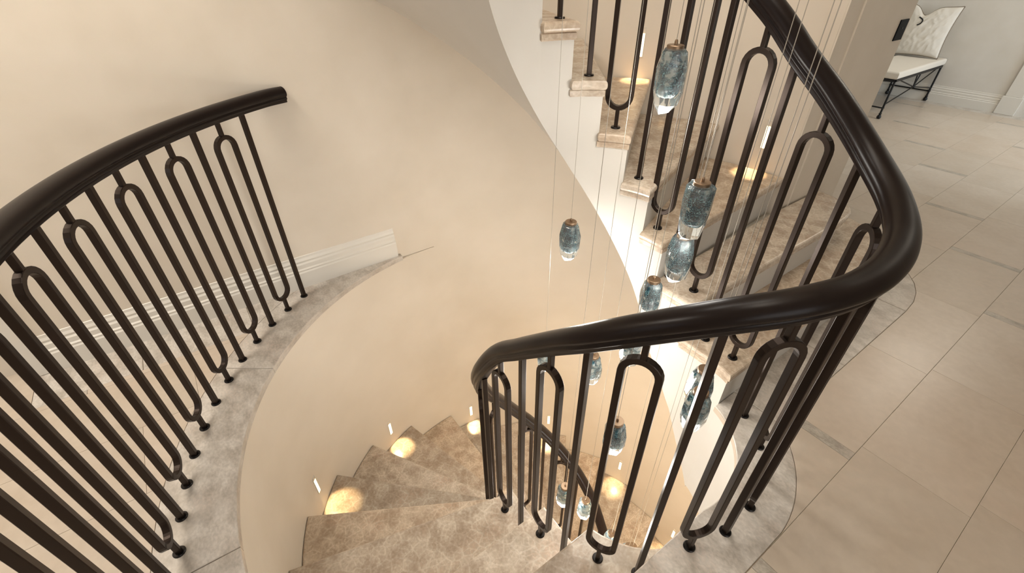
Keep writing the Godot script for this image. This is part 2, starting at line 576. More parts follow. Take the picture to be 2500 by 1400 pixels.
func shell() -> void:
	var hole := stair_hole()
	var W_LEFT := U0 - R_OUT
	# walls
	var wb := structure("wall_back")
	part(wb, "plaster", M.drum, func(st):
		arc_wall(st, 90.0, 180.0, -2.6, 4.0)
		arc_wall(st, -0.5, 90.0, -2.6, -SLAB)
		arc_wall(st, -0.5, 90.0, 2.0, 4.0)
		ubox(st, U0, -2.6, V0 + R_OUT, 0.35, -SLAB, V0 + R_OUT + 0.1)
		ubox(st, U0, -2.6, V0 - R_OUT - 0.1, 0.35, -SLAB, V0 - R_OUT)
		ubox(st, 0.35, -2.6, V0 - R_OUT - 0.1, 0.45, -SLAB, V0 + R_OUT + 0.1)
		ubox(st, U0, 2.0, V0 + R_OUT, -0.1, 4.0, V0 + R_OUT + 0.1)
		ubox(st, U0, 2.0, V0 - R_OUT - 0.1, -0.1, 4.0, V0 - R_OUT)
		ubox(st, -0.19, 2.0, V0 - R_OUT - 0.1, -0.1, 4.0, V0 + R_OUT + 0.1))
	var wl := structure("wall_left")
	part(wl, "plaster", M.drum, func(st):
		ubox(st, W_LEFT - 0.1, -0.02, V0, W_LEFT, 2.1, 0.63)
		ubox(st, W_LEFT - 0.16, -0.02, 0.62, W_LEFT - 0.04, 2.1, 2.3))
	var wr := structure("wall_right")
	part(wr, "plaster", M.drum, func(st):
		ubox(st, -0.79, -0.02, -2.107, -0.67, 2.1, V0 - R_OUT + 0.0015, 0.008)
		ubox(st, -1.75, -0.02, -2.107, -0.78, 2.1, -2.0))
	var wf := structure("wall_far")
	part(wf, "plaster", M.hall, func(st):
		ubox(st, -1.75, -0.02, -5.17, 2.0, 2.1, -5.07)
		ubox(st, -1.75, -0.02, -5.17, -1.63, 2.1, -2.0))
	var wn := structure("wall_near")
	part(wn, "plaster", M.hall, func(st):
		ubox(st, -1.75, -0.02, 2.2, -1.5, 2.1, 2.3)
		ubox(st, 0.1, -0.02, 2.2, 2.0, 2.1, 2.3)
		ubox(st, -1.5, 1.85, 2.2, 0.1, 2.1, 2.3)
		ubox(st, -1.5, -0.02, 2.2, 0.1, 0.2, 2.3))
	var wfr := structure("wall_front")
	part(wfr, "plaster", M.hall, func(st):
		ubox(st, 1.9, -0.02, -5.17, 2.0, 2.1, -4.9)
		ubox(st, 1.9, -0.02, -3.5, 2.0, 2.1, -0.7)
		ubox(st, 1.9, -0.02, 1.1, 2.0, 2.1, 2.3)
		ubox(st, 1.9, 1.8, -0.7, 2.0, 2.1, 1.1)
		ubox(st, 1.9, -0.02, -0.7, 2.0, 0.2, 1.1)
		ubox(st, 1.9, -0.02, -4.9, 2.0, 0.4, -3.5)
		ubox(st, 1.9, 1.7, -4.9, 2.0, 2.1, -3.5)
		ubox(st, 0.12, -0.02, -3.4, 1.95, 2.1, -3.28))
	var win := structure("window_1")
	part(win, "window_frame", M.skirting, func(st):
		for v in [-4.9, -4.225, -3.55]: ubox(st, 1.91, 0.4, v, 1.97, 1.7, v + 0.05)
		ubox(st, 1.91, 0.4, -4.85, 1.97, 0.45, -3.55)
		ubox(st, 1.91, 1.65, -4.85, 1.97, 1.7, -3.55))
	for v in [[-4.85, -4.225], [-4.175, -3.55]]:
		part(win, "pane", M.pane, func(st): ubox(st, 1.935, 0.45, v[0], 1.94, 1.65, v[1]))
	daylight(win, P(1.90, 1.05, -4.2), Vector2(1.85, 1.7), Color(0.86, 0.93, 1.0), E.win1)
	var win2 := structure("window_2")
	part(win2, "window_frame", M.skirting, func(st):
		for u in [-1.5, -0.975, -0.475, 0.05]: ubox(st, u, 0.2, 2.22, u + 0.05, 1.85, 2.28)
		ubox(st, -1.45, 0.2, 2.22, 0.05, 0.25, 2.28)
		ubox(st, -1.45, 1.8, 2.22, 0.05, 1.85, 2.28))
	for u in [[-1.45, -0.975], [-0.925, -0.475], [-0.425, 0.05]]:
		part(win2, "pane", M.pane, func(st): ubox(st, u[0], 0.25, 2.25, u[1], 1.8, 2.255))
	daylight(win2, P(-0.7, 1.025, 2.2), Vector2(2.1, 2.2), Color(1.0, 0.98, 0.95), E.win2, Basis(Vector3(1, 0, 0), Vector3.UP, Vector3(0, 0, 1)))
	var win3 := structure("window_3")
	part(win3, "window_frame", M.skirting, func(st):
		for v in [-0.7, -0.125, 0.475, 1.05]: ubox(st, 1.91, 0.2, v, 1.97, 1.8, v + 0.05)
		ubox(st, 1.91, 0.2, -0.65, 1.97, 0.25, 1.05)
		ubox(st, 1.91, 1.75, -0.65, 1.97, 1.8, 1.05))
	for v in [[-0.65, -0.125], [-0.075, 0.475], [0.525, 1.05]]:
		part(win3, "pane", M.pane, func(st): ubox(st, 1.935, 0.25, v[0], 1.94, 1.75, v[1]))
	daylight(win3, P(1.90, 1.0, 0.2), Vector2(2.3, 2.1), Color(1.0, 0.98, 0.95), E.win3)
	# ceilings
	var ce := structure("ceiling")
	part(ce, "ceiling_board", M.ceiling, func(st):
		for half in [rect(-1.78, V0, 2.0, 2.3), rect(-1.78, -5.17, 2.0, V0)]:
			var big := PackedVector2Array([Vector2(-0.19, V0 + R_OUT)])
			for i in 33: big.append(Vector2(U0, V0) + dir_of(180.0 * i / 32) * R_OUT)
			big.append(Vector2(-0.19, V0 - R_OUT))
			for poly in Geometry2D.clip_polygons(half, big): slab(st, scaled(clean(poly)), 2.12 * S, 2.0 * S)
		ubox(st, -1.7, 4.0, -1.75, 0.0, 4.1, 0.4))
	var fl2 := structure("floor_lower")
	part(fl2, "stone", M.tile[1], func(st): ubox(st, -1.8, -2.6, -1.8, 0.5, -RL * 17, 0.5))
	# skirting on the landing wall and on the hall's far wall
	var sk := [Vector2(0.0, 0.0), Vector2(0.022, 0.0), Vector2(0.022, 0.085), Vector2(0.017, 0.092), Vector2(0.019, 0.10), Vector2(0.013, 0.106), Vector2(0.013, 0.128), Vector2(0.007, 0.136), Vector2(0.009, 0.146), Vector2(0.004, 0.158), Vector2(0.003, 0.170), Vector2(0.0, 0.172)]
	var b1 := structure("baseboard_left")
	part(b1, "skirting", M.skirting, func(st):
		var sec := PackedVector2Array()
		for p in sk: sec.append(p)
		sweep(st, [P(W_LEFT, 0, 0.57), P(W_LEFT, 0, -0.525)], sec, false))
	var b2 := structure("baseboard_far")
	part(b2, "skirting", M.skirting, func(st):
		var sec := PackedVector2Array()
		for p in sk: sec.append(p)
		sweep(st, [P(-1.63, 0, -5.07), P(-0.815, 0, -5.07)], sec, false))
	# door casing at the far wall and at the landing's end
	var t1 := structure("trim_1")
	part(t1, "door_casing", M.skirting, func(st):
		ubox(st, -0.815, 0.0, -5.07, -0.70, 0.125, -5.045, 0.003)
		ubox(st, -0.805, 0.125, -5.07, -0.71, 1.6, -5.05, 0.003)
		ubox(st, -0.805, 1.5, -5.07, -0.1, 1.6, -5.05, 0.003))
	part(t1, "door", M.hall, func(st): ubox(st, -0.71, 0.0, -5.07, -0.1, 1.5, -5.062))
	var t2 := structure("trim_2")
	part(t2, "door_casing", M.skirting, func(st):
		ubox(st, W_LEFT, 0.0, 0.57, W_LEFT + 0.016, 1.55, 0.63, 0.003)
		ubox(st, W_LEFT - 0.04, 0.0, 0.615, W_LEFT + 0.0, 1.55, 0.63))
	# white fascia that closes the floor's edge round the near end of the open well
	var t3 := structure("trim_3")
	part(t3, "well_fascia", M.string, func(st):
		var n := 40
		for i in n:
			var row := []
			for j in 2:
				var t := float(i + j) / n
				var a := lerpf(-1.302, 0.42, t)
				var p := Vector2(U1 + cos(a) * R_STRING, V0 + sin(a) * R_STRING)
				var bot: float
				bot = fascia_bottom(p)
				var out := p + (p - Vector2(clampf(p.x, U0, U1), V0)).normalized() * 0.05
				row.append([P2(p, -SLAB), P2(p, bot), P2(out, bot), P2(out, -SLAB)])
			st.set_smooth_group(1)
			quad(st, row[0][0], row[0][1], row[1][1], row[1][0])
			st.set_smooth_group(2)
			quad(st, row[0][1], row[0][2], row[1][2], row[1][1])
			st.set_smooth_group(3)
			quad(st, row[0][2], row[0][3], row[1][3], row[1][2]))
	part(t3, "head_riser", M.string, func(st): ubox(st, -0.174, -0.5, V0 + 0.05, -0.05, -SLAB, V0 + R_OUT))
	floor_tiles(hole)

func daylight(parent: Node3D, at: Vector3, size: Vector2, col: Color, energy: float, b := Basis(Vector3(0, 0, -1), Vector3.UP, Vector3(1, 0, 0))) -> void:
	var dl := AreaLight3D.new()
	dl.name = "daylight"
	parent.add_child(dl)
	dl.position = at
	dl.basis = b
	dl.area_size = size
	dl.light_color = col
	dl.light_energy = energy
	dl.area_range = 30.0
	dl.shadow_enabled = true

func fascia_bottom(p: Vector2) -> float:
	# read along the well from the foot of the upper flight round to the head of the lower one
	if p.y < V0 - 0.2 and p.x < U1 + 0.06: return lerpf(-0.16, -0.41, clampf((p.x + 0.471) / 0.12, 0, 1))
	return lerpf(-0.41, -0.5, clampf((p.y - V0 + 0.22) / 0.3, 0, 1))

func piece(parent: Node, n: String, poly: PackedVector2Array, m: Material, top := 0.0, thick := 0.012, gap := 0.0003, bev := 0.0006, segs := 1) -> void:
	var q := clean(poly)
	if q.size() < 3 or absf(area(q)) < 0.0001: return
	var sunk := inset(q, gap)
	if not Geometry2D.triangulate_polygon(sunk).is_empty(): q = sunk
	var st := begin()
	slab(st, scaled(q), top * S, (top - thick) * S, bev, null, segs)
	commit(st, n, m, parent)

func floor_tiles(hole: PackedVector2Array) -> void:
	var f := structure("floor")
	part(f, "screed", M.grout, func(st):
		for half in [rect(-1.75, V0, 2.0, 2.3), rect(-1.75, -5.17, 2.0, V0)]:
			for poly in Geometry2D.clip_polygons(half, hole):
				slab(st, scaled(clean(poly)), -0.0035 * S, -0.020 * S))
	var c := Vector2(U0, V0)
	# stone borders, as outlines in plan
	var borders := []
	var ring_r := 1.067
	var wall_cut := rect(-1.5785, -0.54, 0.4, 1.0)
	for seg in [[2.0, 36.0], [36.0, 88.0]]:
		for poly in Geometry2D.intersect_polygons(ring_sector(c, 0.906, ring_r, seg[0], seg[1]), wall_cut): borders.append(poly)
	borders.append(PackedVector2Array([c + dir_of(2.0) * 0.906, c + dir_of(2.0) * ring_r, Vector2(U0, V0 + ring_r), Vector2(-0.056, V0 + ring_r), Vector2(-0.056, V0 + 0.906), Vector2(U0, V0 + 0.906)]))
	var disc := PackedVector2Array()
	for i in 97: disc.append(c + dir_of(360.0 * i / 96) * ring_r)
	var along := rect(-1.575, -0.5, -1.418, 0.62)
	for seg in [[-0.5, 0.05], [0.05, 0.36], [0.36, 0.62]]:
		for poly in Geometry2D.clip_polygons(rect(-1.575, seg[0], -1.418, seg[1]), disc): borders.append(poly)
	# border that runs from the stair head round the well's end and along the first step
	var head := PackedVector2Array([Vector2(-0.186, V0 + 0.906), Vector2(-0.056, V0 + 0.906)])
	for i in 15:
		var a := deg_to_rad(-5.0 - 50.7 * i / 14)
		head.append(Vector2(-0.415 + cos(a) * 0.359, -0.705 + sin(a) * 0.359))
	head.append(Vector2(-0.345, -1.002))
	head.append(Vector2(-0.345, V0 - sqrt(R_NOSE * R_NOSE - 0.065 * 0.065)))
	for i in range(1, 20):
		var a := -PI / 2 + 0.29 + (PI / 2 - 0.29 + 0.23) * i / 19
		head.append(Vector2(U1 + cos(a) * R_NOSE, V0 + sin(a) * R_NOSE))
	head.append(Vector2(-0.186, V0 + 0.07))
	borders.append(head)
	var strip := PackedVector2Array([Vector2(-0.36, -1.002), Vector2(-0.212, -1.002), Vector2(-0.212, -1.80), Vector2(-0.218, -1.88), Vector2(-0.235, -1.951), Vector2(-0.262, -2.012), Vector2(-0.298, -2.063), Vector2(-0.37, -2.13), Vector2(-0.47, -2.18), Vector2(-0.669, -2.2), Vector2(-0.669, -1.91), Vector2(-0.36, -1.9)])
	for seg in [[-1.36, -1.002], [-1.80, -1.36], [-2.3, -1.80]]:
		for poly in Geometry2D.intersect_polygons(strip, rect(-0.7, seg[0], -0.1, seg[1])): borders.append(poly)
	borders.append(rect(-1.62, -5.07, 0.3, -4.965))
	for b in borders: piece(f, "border_slab", b, M.border, 0.0, SLAB, 0.0006, 0.003, 2)
	var half_disc: PackedVector2Array = Geometry2D.intersect_polygons(disc, rect(-1.8, -0.62, U0 + 0.001, 1.0))[0]
	var cut := [rect(-1.62, -5.07, 0.3, -4.965), hole, strip, head, half_disc, along, rect(U0, V0, -0.056, V0 + ring_r), rect(-0.7, -1.95, -0.34, -0.9)]
	# limestone strips with grey inlays
	var edges := [1.267, 1.046, 0.825, 0.604, 0.383, 0.163, -0.056, -0.279, -0.503, -0.728, -0.95, -1.175, -1.40, -1.62]
	var first := [-1.4, -2.3, -1.2, -2.1, -1.62, -2.016, -2.43, -2.84, -3.40, -3.805, -4.228, -4.81, -5.0]
	var inlay := 0.032
	var period := 1.3775
	for s in edges.size() - 1:
		var u1: float = edges[s]
		var u0: float = edges[s + 1]
		var k0 := -4
		for k in range(-4, 5):
			var v: float = first[s] + k * period
			if v > 1.6 or v < -6.6: continue
			var pieces := [["inlay_strip", v - inlay / 2, v + inlay / 2, M.inlay]]
			var len_ := (period - inlay) / 3
			for j in 3:
				var a := v + inlay / 2 + j * len_
				pieces.append(["floor_tile", a, a + len_, M.tile[absi((s * 7 + k * 3 + j * 5 + 40)) % 3]])
			for p in pieces:
				var a0 := maxf(p[1], -5.07)
				var a1 := minf(p[2], 1.2)
				if a1 - a0 < 0.004: continue
				var polys := [rect(u0, a0, u1, a1)]
				for ct in cut:
					var nxt := []
					for q in polys:
						for rr in Geometry2D.clip_polygons(q, ct):
							if not Geometry2D.is_polygon_clockwise(rr) or true: nxt.append(rr)
					polys = nxt
				for q in polys: piece(f, p[0], q, p[3])

# ---------------------------------------------------------------- staircases
func upper_lines() -> Array:
	var l := [null, ["x", -0.333, -1], ["x", -0.490, -1]]
	for a in [4.0, 20.5, 37.0, 52.5, 68.0, 83.5, 99.0, 114.5, 130.0, 145.5, 161.0, 176.0]: l.append(["a", 180.0 - a])
	l.append(["x", -0.45, 1])
	l.append(["x", -0.29, 1])
	l.append(["x", -0.19, 1])
	return l

func lower_lines() -> Array:
	var l := [["x", -0.186, 1], ["x", -0.347, 1], ["x", -0.51, 1]]
	for k in range(3, 15): l.append(["a", 15.0 + 14.7 * (k - 3)])
	l.append(["x", -0.55, -1])
	l.append(["x", -0.39, -1])
	return l

func depth_up(k: float) -> float:
	var t := [[1.0, 0.545], [1.45, 0.478], [1.87, 0.40], [2.32, 0.365], [3.0, 0.343], [3.5, 0.315], [4.4, 0.318], [6.0, 0.327], [8.0, 0.338], [20.0, 0.34]]
	for i in t.size() - 1:
		if k <= t[i + 1][0]: return lerpf(t[i][1], t[i + 1][1], clampf((k - t[i][0]) / (t[i + 1][0] - t[i][0]), 0, 1))
	return 0.34

func staircases() -> void:
	var up := thing("upper_staircase", "pale stone winding staircase with white risers rising from the hall", "staircase")
	var L := upper_lines()
	var st := begin()
	for k in range(1, 16):
		var a := moved(L[k], 0.012)
		var b := moved(L[k + 1], 0.012)
		if k == 14: b = L[15]
		if L[k][0] == "x" and L[k][2] == 1: a = ["x", L[k][1] + 0.012, 1]
		if L[k + 1][0] == "x" and L[k + 1][2] == 1: b = ["x", L[k + 1][1] + 0.012, 1]
		var n := 8
		var poly := step_poly(a, b, R_STRING, R_OUT - 0.001, n)
		var bots := PackedFloat32Array()
		for i in 2 * n + 2:
			var t := float(i) / n if i <= n else 1.0 - float(i - n - 1) / n
			var dd := depth_up(k + t)
			if i > n: dd = lerpf(dd, 0.2, clampf((k + t - 3.0) / 3.0, 0, 1))
			bots.append(RU * (k + t) - dd)
		carcass_block(st, poly, n, RU * k - 0.018, bots)
	# closed bases of the two rounded bottom steps
	var t1 := PackedVector2Array([Vector2(-0.345, -1.6075), Vector2(-0.345, -1.80), Vector2(-0.36, -1.88), Vector2(-0.40, -1.955), Vector2(-0.46, -2.01), Vector2(-0.54, -2.045), Vector2(-0.66, -2.06), Vector2(-0.66, -1.6075)])
	slab(st, scaled(t1), (RU - 0.018) * S, -0.003 * S)
	var t2 := PackedVector2Array([Vector2(-0.503, -1.6075), Vector2(-0.503, -1.72), Vector2(-0.512, -1.79), Vector2(-0.535, -1.85), Vector2(-0.59, -1.885), Vector2(-0.66, -1.9), Vector2(-0.66, -1.6075)])
	slab(st, scaled(t2), (2 * RU - 0.018) * S, (RU - 0.005) * S)
	commit(st, "carcass", M.string, up).set_meta("label", "smooth white plaster string, soffit and risers")
	for k in range(1, 16):
		var poly: PackedVector2Array
		var b: Array = moved(L[k + 1], 0.0)
		if L[k][0] == "x" and L[k][2] == -1: b = moved(L[k + 1], 0.02)
		elif L[k + 1][0] == "a": b = ["a", L[k + 1][1] - 2.0]
		else: b = ["x", L[k + 1][1] + 0.02, 1]
		if k == 1 or k == 2:
			poly = step_poly(L[k], b, R_NOSE, 0.9, 6)
			var q := PackedVector2Array()
			for i in 7: q.append(poly[i])
			if k == 1:
				for p in [Vector2(-0.66, -1.3), Vector2(-0.664, -2.085), Vector2(-0.55, -2.072), Vector2(-0.505, -2.058), Vector2(-0.455, -2.03), Vector2(-0.41, -1.99), Vector2(-0.37, -1.935), Vector2(-0.345, -1.87), Vector2(-0.333, -1.79)]: q.append(p)
			else:
				for p in [Vector2(-0.664, -1.58), Vector2(-0.664, -1.922), Vector2(-0.60, -1.912), Vector2(-0.555, -1.895), Vector2(-0.52, -1.866), Vector2(-0.50, -1.825), Vector2(-0.49, -1.77), Vector2(-0.488, -1.70)]: q.append(p)
			poly = q
		else:
			poly = step_poly(L[k], b, R_NOSE, R_OUT - 0.001, 8)
		var s2 := begin()
		slab(s2, scaled(clean(poly)), RU * k * S, (RU * k - SLAB) * S, 0.011, null, 3)
		commit(s2, "tread", M.step[(k % 2) * 2], up)
		# small moulding below the nosing, along the front and the well side
		if k < 11:
			var inn := moved(L[k], 0.006)
			if L[k][0] == "x" and L[k][2] == 1: inn = ["x", L[k][1] + 0.006, 1]
			var p2: PackedVector2Array
			if k <= 2:
				p2 = PackedVector2Array()
				var core := inset(clean(poly), 0.007)
				p2 = core
			else: p2 = step_poly(inn, b, R_STRING - 0.006, R_OUT - 0.001, 8)
			var s3 := begin()
			slab(s3, scaled(clean(p2)), (RU * k - SLAB) * S, (RU * k - SLAB - 0.017) * S, 0.004)
			commit(s3, "nosing_moulding", M.step[(k % 2) * 2], up)
	# lower flight
	var lo := thing("lower_staircase", "brown-veined stone winding staircase going down along the curved wall", "staircase")
	var D := lower_lines()
	st = begin()
	for k in range(1, 17):
		var n := 8
		var a: Array = D[k - 1]
		var b: Array = D[k]
		var poly := step_poly(lower_back(a, 0.012), lower_back(b, 0.012), R_STRING, R_OUT - 0.001, n)
		var bots := PackedFloat32Array()
		for i in 2 * n + 2:
			var t := float(i) / n if i <= n else 1.0 - float(i - n - 1) / n
			bots.append((-RL * (k - 1 + t) - lerpf(0.5, 0.36, clampf((k - 1 + t) / 3.0, 0, 1))))
		carcass_block(st, poly, n, -RL * k - 0.018, bots)
	commit(st, "carcass", M.string, lo).set_meta("label", "smooth white plaster string, soffit and risers")
	for k in range(1, 17):
		var poly := step_poly(lower_back(D[k - 1], 0.016), D[k], R_NOSE, R_OUT - 0.001, 8)
		var s2 := begin()
		slab(s2, scaled(clean(poly)), -RL * k * S, (-RL * k - SLAB) * S, 0.008, null, 2)
		commit(s2, "tread", M.step[(k + 2) % 4], lo)

# plaster body of one step: level top, upright sides, smooth sloping underside
func carcass_block(st: SurfaceTool, poly: PackedVector2Array, n: int, top: float, bots: PackedFloat32Array) -> void:
	var last := 2 * n + 1
	for i in n:
		var a := poly[i]
		var b := poly[i + 1]
		var c := poly[last - i - 1]
		var d := poly[last - i]
		st.set_smooth_group(11)
		quad(st, P2(a, top), P2(b, top), P2(b, bots[i + 1]), P2(a, bots[i]))
		st.set_smooth_group(-1)
		quad(st, P2(a, top), P2(d, top), P2(c, top), P2(b, top))
		st.set_smooth_group(12)
		for j in 5:
			var t0 := j / 5.0
			var t1 := (j + 1) / 5.0
			quad(st, P2(a.lerp(d, t0), lerpf(bots[i], bots[last - i], t0)), P2(b.lerp(c, t0), lerpf(bots[i + 1], bots[last - i - 1], t0)), P2(b.lerp(c, t1), lerpf(bots[i + 1], bots[last - i - 1], t1)), P2(a.lerp(d, t1), lerpf(bots[i], bots[last - i], t1)))
	st.set_smooth_group(-1)
	quad(st, P2(poly[0], top), P2(poly[0], bots[0]), P2(poly[last], bots[last]), P2(poly[last], top))
	quad(st, P2(poly[n], top), P2(poly[n + 1], top), P2(poly[n + 1], bots[n + 1]), P2(poly[n], bots[n]))

func lower_back(l: Array, d: float) -> Array:
	if l[0] == "x": return ["x", l[1] + d * l[2], l[2]]
	return ["a", l[1] - rad_to_deg(d / 0.55)]

# ---------------------------------------------------------------- balustrades
func rail_section() -> PackedVector2Array:
	var half := [Vector2(0.0, 0.0), Vector2(0.017, 0.0), Vector2(0.019, 0.003), Vector2(0.019, 0.010), Vector2(0.0235, 0.013), Vector2(0.0255, 0.017), Vector2(0.0235, 0.021), Vector2(0.0225, 0.0235), Vector2(0.0275, 0.0265), Vector2(0.0315, 0.032), Vector2(0.0325, 0.038), Vector2(0.0305, 0.046), Vector2(0.0255, 0.053), Vector2(0.0175, 0.0580), Vector2(0.009, 0.0605), Vector2(0.0, 0.0613)]
	var o := PackedVector2Array()
	for p in half: o.append(p)
	for i in range(half.size() - 2, 0, -1): o.append(Vector2(-half[i].x, half[i].y))
	return o

func bar_section(w: float, d: float) -> PackedVector2Array:
	var c := 0.0015
	return PackedVector2Array([Vector2(-w / 2 + c, -d / 2), Vector2(w / 2 - c, -d / 2), Vector2(w / 2, -d / 2 + c), Vector2(w / 2, d / 2 - c), Vector2(w / 2 - c, d / 2), Vector2(-w / 2 + c, d / 2), Vector2(-w / 2, d / 2 - c), Vector2(-w / 2, -d / 2 + c)])

# flat bar along a path in the plane of the balustrade; "across" is the plane's normal
func bar(st: SurfaceTool, path: Array, across: Vector3, w := 0.0165, d := 0.0190) -> void:
	var sec := bar_section(d, w)
	var rows := []
	for i in path.size():
		var t: Vector3 = (path[min(i + 1, path.size() - 1)] - path[max(i - 1, 0)]).normalized()
		var up := across.cross(t).normalized()
		var row := []
		for p in sec: row.append(path[i] + across * p.x + up * p.y)
		rows.append(row)
	var n := sec.size()
	st.set_smooth_group(-1)
	for i in rows.size() - 1:
		for k in n:
			var j := (k + 1) % n
			quad(st, rows[i][k], rows[i][j], rows[i + 1][j], rows[i + 1][k])
	for e in [0, rows.size() - 1]:
		for k in range(1, n - 1):
			if e == 0: tri(st, rows[e][0], rows[e][k + 1], rows[e][k])
			else: tri(st, rows[e][0], rows[e][k], rows[e][k + 1])

func baluster(parent: Node, foot: Vector3, top: float, along: Vector3, looped: bool, slope := 0.0) -> void:
	var across := along.cross(Vector3.UP).normalized()
	var st := begin()
	var b: MeshInstance3D
	var up := Vector3.UP
	if not looped:
		bar(st, [foot, Vector3(foot.x, top, foot.z)], across)
		b = commit(st, "straight_baluster", M.bronze, parent)
	else:
		var hw := 0.041
		var lo := foot.y + 0.078
		var hi := top - 0.066
		bar(st, [foot, foot + up * 0.074], across, 0.0135, 0.0165)
		bar(st, [Vector3(foot.x, hi + 0.004, foot.z), Vector3(foot.x, top, foot.z)], across, 0.0135, 0.0165)
		var path := []
		for i in 13:
			var a := PI + PI * i / 12
			path.append(Vector3(foot.x, lo + hw - 0.006, foot.z) + along * cos(a) * hw + up * sin(a) * hw)
		for i in 13:
			var a := PI * i / 12
			path.append(Vector3(foot.x, hi - hw + 0.006, foot.z) + along * cos(a) * hw + up * sin(a) * hw)
		path.append(path[0])
		path.append(path[1])
		bar(st, path, across)
		b = commit(st, "looped_baluster", M.bronze, parent)
	var s2 := begin()
	lathe(s2, foot, [Vector2(0.0, 0.0), Vector2(0.0175, 0.0), Vector2(0.0175, 0.003), Vector2(0.0155, 0.0055), Vector2(0.0, 0.0058)], 18)
	commit(s2, "collar", M.collar, b)

func catmull(pts: Array, n := 8) -> Array:
	var o := []
	for i in pts.size() - 1:
		var p0: Vector3 = pts[max(i - 1, 0)]
		var p1: Vector3 = pts[i]
		var p2: Vector3 = pts[i + 1]
		var p3: Vector3 = pts[min(i + 2, pts.size() - 1)]
		for k in n: o.append(p1.cubic_interpolate(p2, p0, p3, float(k) / n))
	o.append(pts[pts.size() - 1])
	return o

func balustrades() -> void:
	var c := Vector2(U0, V0)
	# guard of the landing
	var g := thing("landing_balustrade", "curved balustrade with black handrail guarding the landing on the left", "balustrade")
	var rr := 1.016
	var rail := []
	rail.append(P(-1.580, 0.642, -0.268))
	for i in 36:
		var a := 62.0 - i * 4.67 / 2
		if a < -1.0: break
		rail.append(P2(c + dir_of(a) * rr, 0.642))
	for i in range(1, 9): rail.append(P(U0 + i * 0.085 , 0.642, V0 + rr))
	var st := begin()
	sweep(st, catmull(rail, 4), rail_section())
	commit(st, "handrail", M.rail, g)
	for i in 19:
		var a := 56.64 - i * 4.67
		var p := c + dir_of(a) * (rr - 0.0)
		var al := Vector3(-cos(deg_to_rad(a)), 0, -sin(deg_to_rad(a)))
		if a < 0:
			p = Vector2(U0 + (-a / 4.67) * 0.0828, V0 + rr)
			al = Vector3(-1, 0, 0)
		baluster(g, P2(p, 0.0), 0.645 * S, al, i % 2 == 1)
	# guard of the open well: down the upper flight, round the floor's end, down the lower flight
	var w := thing("stair_balustrade", "continuous balustrade with dark handrail winding round the open stairwell", "balustrade")
	var b := []   # [u, v, foot height, rail underside, looped]
	for k in range(13, 2, -1):
		var a := deg_to_rad(4.4 + 16.3 * (k - 3))
		b.append([U0 - sin(a) * R_FOOT, V0 - cos(a) * R_FOOT, RU * k, RU * k + 0.648, k % 2 == 1])
	b += [[-0.617, -0.98, 2 * RU, 0.945, false], [-0.533, -0.98, 2 * RU, 0.884, true], [-0.460, -0.98, RU, 0.823, false], [-0.373, -0.977, RU, 0.759, true],
		[-0.282, -0.950, 0.0, 0.697, false], [-0.205, -0.894, 0.0, 0.658, true], [-0.155, -0.82, 0.0, 0.638, false], [-0.130, -0.733, 0.0, 0.629, true], [-0.129, -0.641, 0.0, 0.625, false], [-0.154, -0.553, 0.0, 0.622, true],
		[-0.208, -0.486, -RL, 0.598, false], [-0.283, -0.436, -RL, 0.548, true], [-0.368, -0.409, -2 * RL, 0.478, false], [-0.455, -0.406, -2 * RL, 0.40, true], [-0.545, -0.406, -3 * RL, 0.316, false], [-0.630, -0.406, -3 * RL, 0.233, true]]
	for k in range(4, 16):
		var p := ray_in(15.0 + 14.7 * (k - 3.5), R_FOOT)
		b.append([p.x, p.y, -RL * k, 0.665 + 0.03 * clampf((k - 4) / 3.0, 0, 1) - RL * k, k % 2 == 1])
	var pts := []
	for q in b: pts.append(P(q[0], q[3], q[1]))
	st = begin()
	sweep(st, catmull(pts, 8), rail_section())
	commit(st, "handrail", M.rail, w)
	for i in b.size():
		var q = b[i]
		var p0 = b[max(i - 1, 0)]
		var p1 = b[min(i + 1, b.size() - 1)]
		var al := Vector3(p1[0] - p0[0], 0, p1[1] - p0[1]).normalized()
		baluster(w, P(q[0], q[2], q[1]), (q[3] + 0.003) * S, al, q[4])

